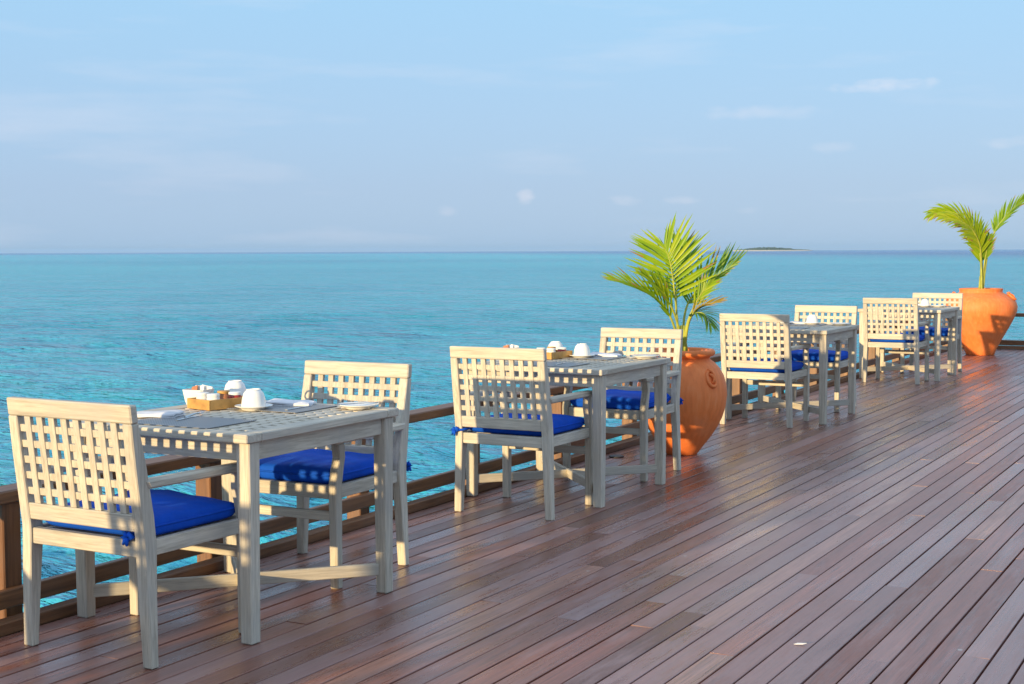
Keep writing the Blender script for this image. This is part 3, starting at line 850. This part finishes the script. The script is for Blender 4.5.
knife(T1, 0.31, 0.40, R(60), 'butter knife lying across the side plate on the nearest table', 0.0195)
def flower():
    bm = bmesh.new()
    for k in range(5):
        a = 2 * PI * k / 5
        c = Vector((math.cos(a), math.sin(a), 0)); s = Vector((-math.sin(a), math.cos(a), 0))
        pts = [(0.004, 0.0, 0.012), (0.018, 0.011, 0.028), (0.032, 0.010, 0.038), (0.038, 0.0, 0.036), (0.032, -0.010, 0.034), (0.018, -0.011, 0.026)]
        vs = [bm.verts.new(c * r + s * w + Vector((0, 0, z))) for r, w, z in pts]; bm.faces.new(vs)
    tube(bm, [(0, 0, 0.0), (0.003, 0, 0.016)], 0.004, 6)
    return bm
simple_thing('flower', flower, PINK, on(T1, -0.27, 0.445), 0.3, 'small pink flower beside the upturned cup at the far end of the nearest table', 'flower')
# second table
mat(T2, 0.0, -0.285, 0, 'grey woven placemat at the near end of the second table')
mat(T2, -0.02, 0.285, 0, 'grey woven placemat at the pot end of the second table')
napkin(T2, 0.05, 0.395, R(190), 'folded white napkin at the pot end of the second table')
knife(T2, 0.08, -0.25, R(98), 'steel table knife on the near placemat of the second table')
tray(T2, -0.19, 0.16, R(-10), 'wooden tray behind the chair corner on the second table', True, ' on the second table')
bowl(T2, -0.40, 0.0, 'white bowl of sachets peeping over the chair back at the second table', 'the bowl on the second table')
cupset(T2, -0.03, 0.25, R(120), 'upturned white cup standing alone in the middle of the second table')
cupset(T2, -0.275, 0.38, R(150), 'upturned white cup behind the wooden tray of the second table')
plate(T2, 0.33, 0.38, 'white side plate at the far right corner of the second table')
knife(T2, 0.33, 0.38, R(50), 'butter knife lying across the side plate on the second table', 0.0195)
# third table
mat(T3, 0.0, -0.285, 0, 'grey woven placemat at the near end of the third table')
mat(T3, -0.02, 0.285, 0, 'grey woven placemat at the far end of the third table')
napkin(T3, -0.06, 0.40, R(190), 'folded white napkin behind the cup on the third table')
cupset(T3, 0.075, 0.35, R(130), 'upturned white cup in plain view on the third table')
cupset(T3, -0.17, 0.28, R(150), 'upturned white cup peeping over the turned away chair at the third table')
plate(T3, 0.32, 0.36, 'white side plate at the right corner of the third table')
# farthest table
mat(T4, 0.0, -0.285, 0, 'grey woven placemat at the near end of the farthest table')
mat(T4, -0.02, 0.285, 0, 'grey woven placemat at the far end of the farthest table')
cupset(T4, 0.10, 0.32, R(180), 'upturned white cup on the farthest table')
plate(T4, 0.24, 0.36, 'white side plate on the farthest table')

# ------------------------------------------------------------------ pots
def pot(name, prof, rim_in, soil_z, loc, label, handles):
    t = thing('terracotta_pot', label, 'pot', loc, 0, 'terracotta palm pots')
    bm = bmesh.new(); lathe(bm, prof, 72, wob=0.006); obj('body', bm, TERRA, t, smooth=True, angle=60)
    bm = bmesh.new(); lathe(bm, [(0.0005, soil_z + 0.01), (rim_in * .5, soil_z + 0.012), (rim_in, soil_z)][::-1], 40, closed_bottom=False); obj('soil', bm, SOIL, t, smooth=True)
    for a, r, z, tilt, sc in handles:
        bm = bmesh.new()
        ring = [(0.0, 0.036 * math.sin(q) * .95, 0.050 * math.cos(q)) for q in [2 * PI * k / 26 for k in range(27)]]
        tube(bm, ring, 0.0115, 9, False)
        tube(bm, crom([(-0.012, -0.012, 0.03), (0.010, -0.004, 0.026), (0.014, 0.010, 0.0), (0.010, 0.002, -0.022), (-0.012, -0.010, -0.026)], 14), [0.006 + 0.004 * math.sin(PI * k / 14) for k in range(15)], 8)
        tube(bm, crom([(-0.012, 0.012, 0.03), (0.012, 0.010, 0.034), (0.016, -0.002, 0.05), (-0.004, 0.0, 0.062)], 10), 0.007, 8)
        o = obj('handle', bm, TERRA, t, smooth=True)
        o.rotation_euler = (0, tilt, a); o.location = (r * math.cos(a), r * math.sin(a), z); o.scale = (sc,) * 3
    return t
P1 = (-3.690, 9.24, 0); P2 = (-3.618, 19.83, 0)
prof1 = [(0.100, 0), (0.108, 0.004), (0.150, 0.060), (0.200, 0.125), (0.246, 0.195), (0.280, 0.265), (0.303, 0.340), (0.313, 0.420), (0.308, 0.490), (0.290, 0.555), (0.262, 0.605), (0.228, 0.642), (0.200, 0.662),
         (0.192, 0.674), (0.200, 0.686), (0.221, 0.693), (0.231, 0.706), (0.230, 0.722), (0.220, 0.733), (0.203, 0.735), (0.188, 0.727), (0.178, 0.70), (0.178, 0.62)]
pot('a', prof1, 0.178, 0.67, P1, 'round terracotta pot with a rolled rim and ring handle at mid deck', [(R(-25), 0.291, 0.545, R(-24), 1.1), (R(134), 0.291, 0.545, R(-24), 0.95)])
prof2 = [(0.178, 0), (0.184, 0.006), (0.205, 0.075), (0.248, 0.160), (0.305, 0.265), (0.370, 0.385), (0.425, 0.495), (0.462, 0.590), (0.470, 0.655), (0.452, 0.715), (0.410, 0.765), (0.352, 0.805), (0.300, 0.828),
         (0.278, 0.842), (0.276, 0.862), (0.284, 0.880), (0.282, 0.893), (0.262, 0.897), (0.240, 0.890), (0.236, 0.86), (0.236, 0.76)]
pot('b', prof2, 0.236, 0.83, P2, 'big broad shouldered terracotta pot at the far right end of the deck', [(R(2), 0.395, 0.79, R(-52), 1.25), (R(200), 0.395, 0.79, R(-52), 1.25)])

# ------------------------------------------------------------------ palms
rh = Vector((math.cos(YAW), math.sin(YAW), 0)); fh = Vector((-math.sin(YAW), math.cos(YAW), 0)); zh = Vector((0, 0, 1))
def frond(t, path, m, nleaf=22, length=0.30, start=0.35, ang0=62, ang1=22, normal=None, droop=0.25, width=0.020, sides=(1, 1), roll=0, tint=0.5, dry=0.2, rad=0.011, fold=18, taper0=0.7):
    """path: (right, forward, up) metres from the plant's base; leaflets set along it on both sides"""
    P = crom([rh * a + fh * b + zh * c for a, b, c in path], 40)
    bm = bmesh.new()
    tube(bm, P, [rad * (1 - 0.85 * i / 40) for i in range(41)], 7)
    st = obj('stalk_tmp', bm, STALK, None, smooth=True); st.name = 'stalk'
    bm = bmesh.new(); cl = bm.loops.layers.float_color.new('tint')
    nrm = (normal or fh)
    for i in range(nleaf):
        f = i / (nleaf - 1)
        q = start + (1 - start) * f * 0.995
        k = min(39, int(q * 40)); u = q * 40 - k
        p = P[k].lerp(P[k + 1], u); T = (P[k + 1] - P[k]).normalized()
        side = T.cross(nrm)
        if side.length < 1e-3: continue
        side.normalize(); N = side.cross(T).normalized()
        for sgn, scl in ((1, sides[0]), (-1, sides[1])):
            if scl <= 0: continue
            j = random.uniform
            L_ = length * scl * (taper0 + (1.12 - taper0) * math.sin(PI * min(1, f * 1.25 + 0.12)) if f < 0.55 else 1.05 - 0.5 * ((f - 0.55) / 0.45) ** 1.5) * j(0.9, 1.08)
            a = R(ang0 + (ang1 - ang0) * f + j(-5, 5))
            lift = R(fold + j(-9, 9))
            d = T * math.cos(a) + (side * sgn * math.cos(lift) + N * math.sin(lift)) * math.sin(a)
            d.normalize()
            n = 6; w0 = width * (1 - 0.35 * f) * j(0.85, 1.15)
            dr = droop * j(0.6, 1.5)
            prev = None; c = p.copy(); dirv = d.copy()
            tv = min(1, max(0, tint + j(-0.28, 0.28)))
            col0 = (tv, 0, 0, 1)
            dryness = j(0, 1) < dry
            for s_ in range(n + 1):
                g = s_ / n
                wv = w0 * (0.35 + 1.3 * g if g < 0.35 else 0.805 * (1 - ((g - 0.35) / 0.65) ** 1.7) + 0.03)
                bn = dirv.cross(N)
                if bn.length < 1e-3: bn = side
                bn.normalize(); nn = bn.cross(dirv).normalized()
                A = bm.verts.new(c + bn * wv / 2 + nn * wv * 0.22); M_ = bm.verts.new(c); B = bm.verts.new(c - bn * wv / 2 + nn * wv * 0.22)
                if prev:
                    for qd in ((prev[0], prev[1], M_, A), (prev[1], prev[2], B, M_)):
                        fc = bm.faces.new(qd); fc.smooth = True
                        for l in fc.loops: l[cl] = (tv, (1.0 if dryness and g > 0.75 else 0.0), 0, 1)
                prev = (A, M_, B)
                c = c + dirv * (L_ / n)
                dirv = (dirv - zh * dr * (0.12 + 0.3 * g)).normalized()
    fo = obj('frond', bm, m, t)
    st.parent = fo
    return fo
def palm(loc, label, specs):
    t = thing('palm_plant', label, 'palm', loc, 0, 'young palms in pots')
    for sp in specs: frond(t, **sp)
    # bunched leaf bases
    bm = bmesh.new()
    for k in range(5):
        a = 2 * PI * k / 5 + 0.4
        tube(bm, [(0.035 * math.cos(a), 0.035 * math.sin(a), -0.02), (0.022 * math.cos(a), 0.022 * math.sin(a), 0.1), (0.02 * math.cos(a + .5), 0.02 * math.sin(a + .5), 0.22)], [0.017, 0.012, 0.005], 8)
    obj('trunk', bm, STALK, t, smooth=True)
    return t
# palm 1: base at the soil, z 0.68; 1 photo px = 6.95 mm here
palm((P1[0], P1[1], 0.68), 'young palm with a fan of yellow green fronds in the mid deck pot', [
    dict(path=[(0, 0, 0), (-0.030, 0.0, 0.22), (-0.055, -0.02, 0.45), (-0.085, -0.02, 0.65), (-0.125, 0.0, 0.77)], m=LEAF_Y, nleaf=19, length=0.33, start=0.46, ang0=72, ang1=26, droop=0.06, width=0.033, normal=fh * -1, fold=8, tint=0.62, sides=(1.0, 0.95), dry=0.1),
    dict(path=[(0, 0, 0), (-0.03, 0.05, 0.25), (-0.02, 0.16, 0.55), (0.02, 0.22, 0.76)], m=LEAF_G, nleaf=18, length=0.26, start=0.5, ang0=48, ang1=18, droop=0.04, width=0.026, normal=fh * -1, fold=12, tint=0.75),
    dict(path=[(-0.01, -0.01, 0), (-0.045, -0.03, 0.17), (-0.11, -0.06, 0.32), (-0.21, -0.08, 0.425), (-0.34, -0.10, 0.495), (-0.47, -0.11, 0.54)], m=LEAF_Y, nleaf=16, length=0.22, start=0.34, ang0=24, ang1=9, droop=0.12, width=0.028, normal=(fh * -0.8 + zh * 0.6).normalized(), fold=40, tint=0.5, dry=0.2, taper0=0.45),
    dict(path=[(-0.01, -0.02, 0), (-0.03, -0.05, 0.20), (-0.09, -0.10, 0.36), (-0.18, -0.14, 0.48), (-0.27, -0.16, 0.56)], m=LEAF_Y, nleaf=12, length=0.18, start=0.5, ang0=22, ang1=9, droop=0.12, width=0.028, normal=(fh * -0.8 + zh * 0.6).normalized(), fold=40, tint=0.65, dry=0.1, taper0=0.5),
    dict(path=[(0.01, 0.03, 0), (0.025, 0.08, 0.27), (0.09, 0.14, 0.42), (0.24, 0.17, 0.54), (0.39, 0.16, 0.645)], m=LEAF_G, nleaf=20, length=0.26, start=0.40, ang0=58, ang1=14, droop=0.02, width=0.027, normal=(fh * -0.7 + zh * 0.5).normalized(), fold=24, tint=0.55, sides=(0.40, 1.0)),
    dict(path=[(0.01, -0.01, 0), (0.03, -0.05, 0.20), (0.075, -0.09, 0.32), (0.15, -0.13, 0.365), (0.24, -0.16, 0.395)], m=LEAF_O, nleaf=15, length=0.12, start=0.45, ang0=34, ang1=12, droop=0.25, width=0.018, normal=(fh * -0.5 + zh).normalized(), fold=20, tint=0.4, dry=0.6),
    dict(path=[(0.01, -0.02, 0), (0.03, -0.08, 0.22), (0.06, -0.13, 0.30), (0.12, -0.20, 0.31), (0.16, -0.26, 0.24)], m=LEAF_G, nleaf=14, length=0.15, start=0.42, ang0=46, ang1=20, droop=0.5, width=0.020, normal=(fh * -0.4 + zh).normalized(), fold=0, tint=0.25),
    dict(path=[(0.0, 0.0, 0), (0.03, -0.03, 0.22), (0.08, -0.06, 0.36), (0.14, -0.05, 0.46), (0.19, -0.04, 0.51)], m=LEAF_Y, nleaf=14, length=0.14, start=0.5, ang0=32, ang1=12, droop=0.2, width=0.019, normal=(fh * -1 + zh * 0.3).normalized(), fold=18, tint=0.45),
])
# palm 2: 1 photo px = 14.5 mm here
palm((P2[0], P2[1], 0.84), 'young palm arching to the left and right in the far right pot', [
    dict(path=[(0, 0, 0), (0.0, 0.0, 0.42), (-0.07, -0.03, 0.74), (-0.24, -0.06, 0.98), (-0.46, -0.08, 1.08), (-0.68, -0.10, 1.07)], m=LEAF_Y, nleaf=34, length=0.36, start=0.30, ang0=46, ang1=14, droop=0.5, width=0.050, normal=(fh * -0.7 + zh * 0.6).normalized(), fold=5, tint=0.75, dry=0.2, rad=0.018, sides=(0.75, 1.0)),
    dict(path=[(0.0, -0.03, 0), (-0.02, -0.05, 0.38), (-0.07, -0.12, 0.64), (-0.20, -0.20, 0.84), (-0.37, -0.26, 0.95), (-0.60, -0.30, 1.01)], m=LEAF_Y, nleaf=26, length=0.30, start=0.30, ang0=36, ang1=12, droop=0.5, width=0.040, normal=(fh * -0.8 + zh * 0.5).normalized(), fold=4, tint=0.85, dry=0.25, rad=0.016),
    dict(path=[(0.02, 0, 0), (0.06, 0.0, 0.40), (0.13, 0.0, 0.72), (0.28, 0.0, 0.98), (0.50, 0.0, 1.20), (0.76, 0.0, 1.36)], m=LEAF_G, nleaf=30, length=0.26, start=0.46, ang0=34, ang1=13, droop=0.25, width=0.036, normal=(fh * -0.3 + zh * 0.8).normalized(), fold=20, tint=0.75, rad=0.017),
    dict(path=[(0.0, 0.02, 0), (0.01, 0.06, 0.36), (-0.01, 0.10, 0.60), (-0.07, 0.12, 0.76)], m=LEAF_Y, nleaf=18, length=0.26, start=0.38, ang0=38, ang1=14, droop=0.3, width=0.044, normal=fh * -1, fold=8, tint=0.45, rad=0.015),
    dict(path=[(0.01, 0.0, 0), (0.03, -0.02, 0.36), (0.05, -0.05, 0.58), (0.07, -0.07, 0.72)], m=LEAF_G, nleaf=14, length=0.18, start=0.45, ang0=34, ang1=12, droop=0.2, width=0.036, normal=fh * -1, fold=12, tint=0.9, rad=0.014),
])

# ------------------------------------------------------------------ scraps on the deck
bm = bmesh.new()
pts = [(-0.022, 0.0, 0.001), (-0.008, 0.007, 0.004), (0.012, 0.006, 0.003), (0.024, 0.0, 0.006), (0.010, -0.006, 0.003), (-0.010, -0.006, 0.002)]
vs = [bm.verts.new(p) for p in pts]; bm.faces.new(vs)
r_ = bmesh.ops.extrude_face_region(bm, geom=list(bm.faces)); bmesh.ops.translate(bm, vec=(0, 0, 0.0012), verts=[v for v in r_['geom'] if isinstance(v, bmesh.types.BMVert)])
tag(obj('fallen_leaf', bm, PAPERW, loc=(-1.506, 4.92, 0.001), rz=R(20)), 'small pale scrap of dry leaf lying on the open deck boards at lower right', 'leaf')
bm = bmesh.new(); lathe(bm, [(0.052, 0), (0.052, 0.005), (0.047, 0.008), (0.0005, 0.009)], 28)
tag(obj('drain_cover', bm, DARK, loc=(-4.03, 8.89, 0.002)), 'small dark round plate on the deck at the foot of the mid deck pot', 'drain cover')

# ------------------------------------------------------------------ humid air over the sea
bm = bmesh.new(); box(bm, -12500, 12500, -12500, 12500, -9, 40, 0)
hz = NT('haze_air'); hz.t.nodes.remove(hz.b)
pv = hz.n('ShaderNodeVolumePrincipled'); pv.inputs['Density'].default_value = 0.00005; pv.inputs['Color'].default_value = (0.40, 0.66, 1.0, 1); pv.inputs['Anisotropy'].default_value = 0.0
hz.l(pv.outputs[0], hz.out.inputs['Volume'])
tag(obj('haze', bm, hz.m), kind='stuff')
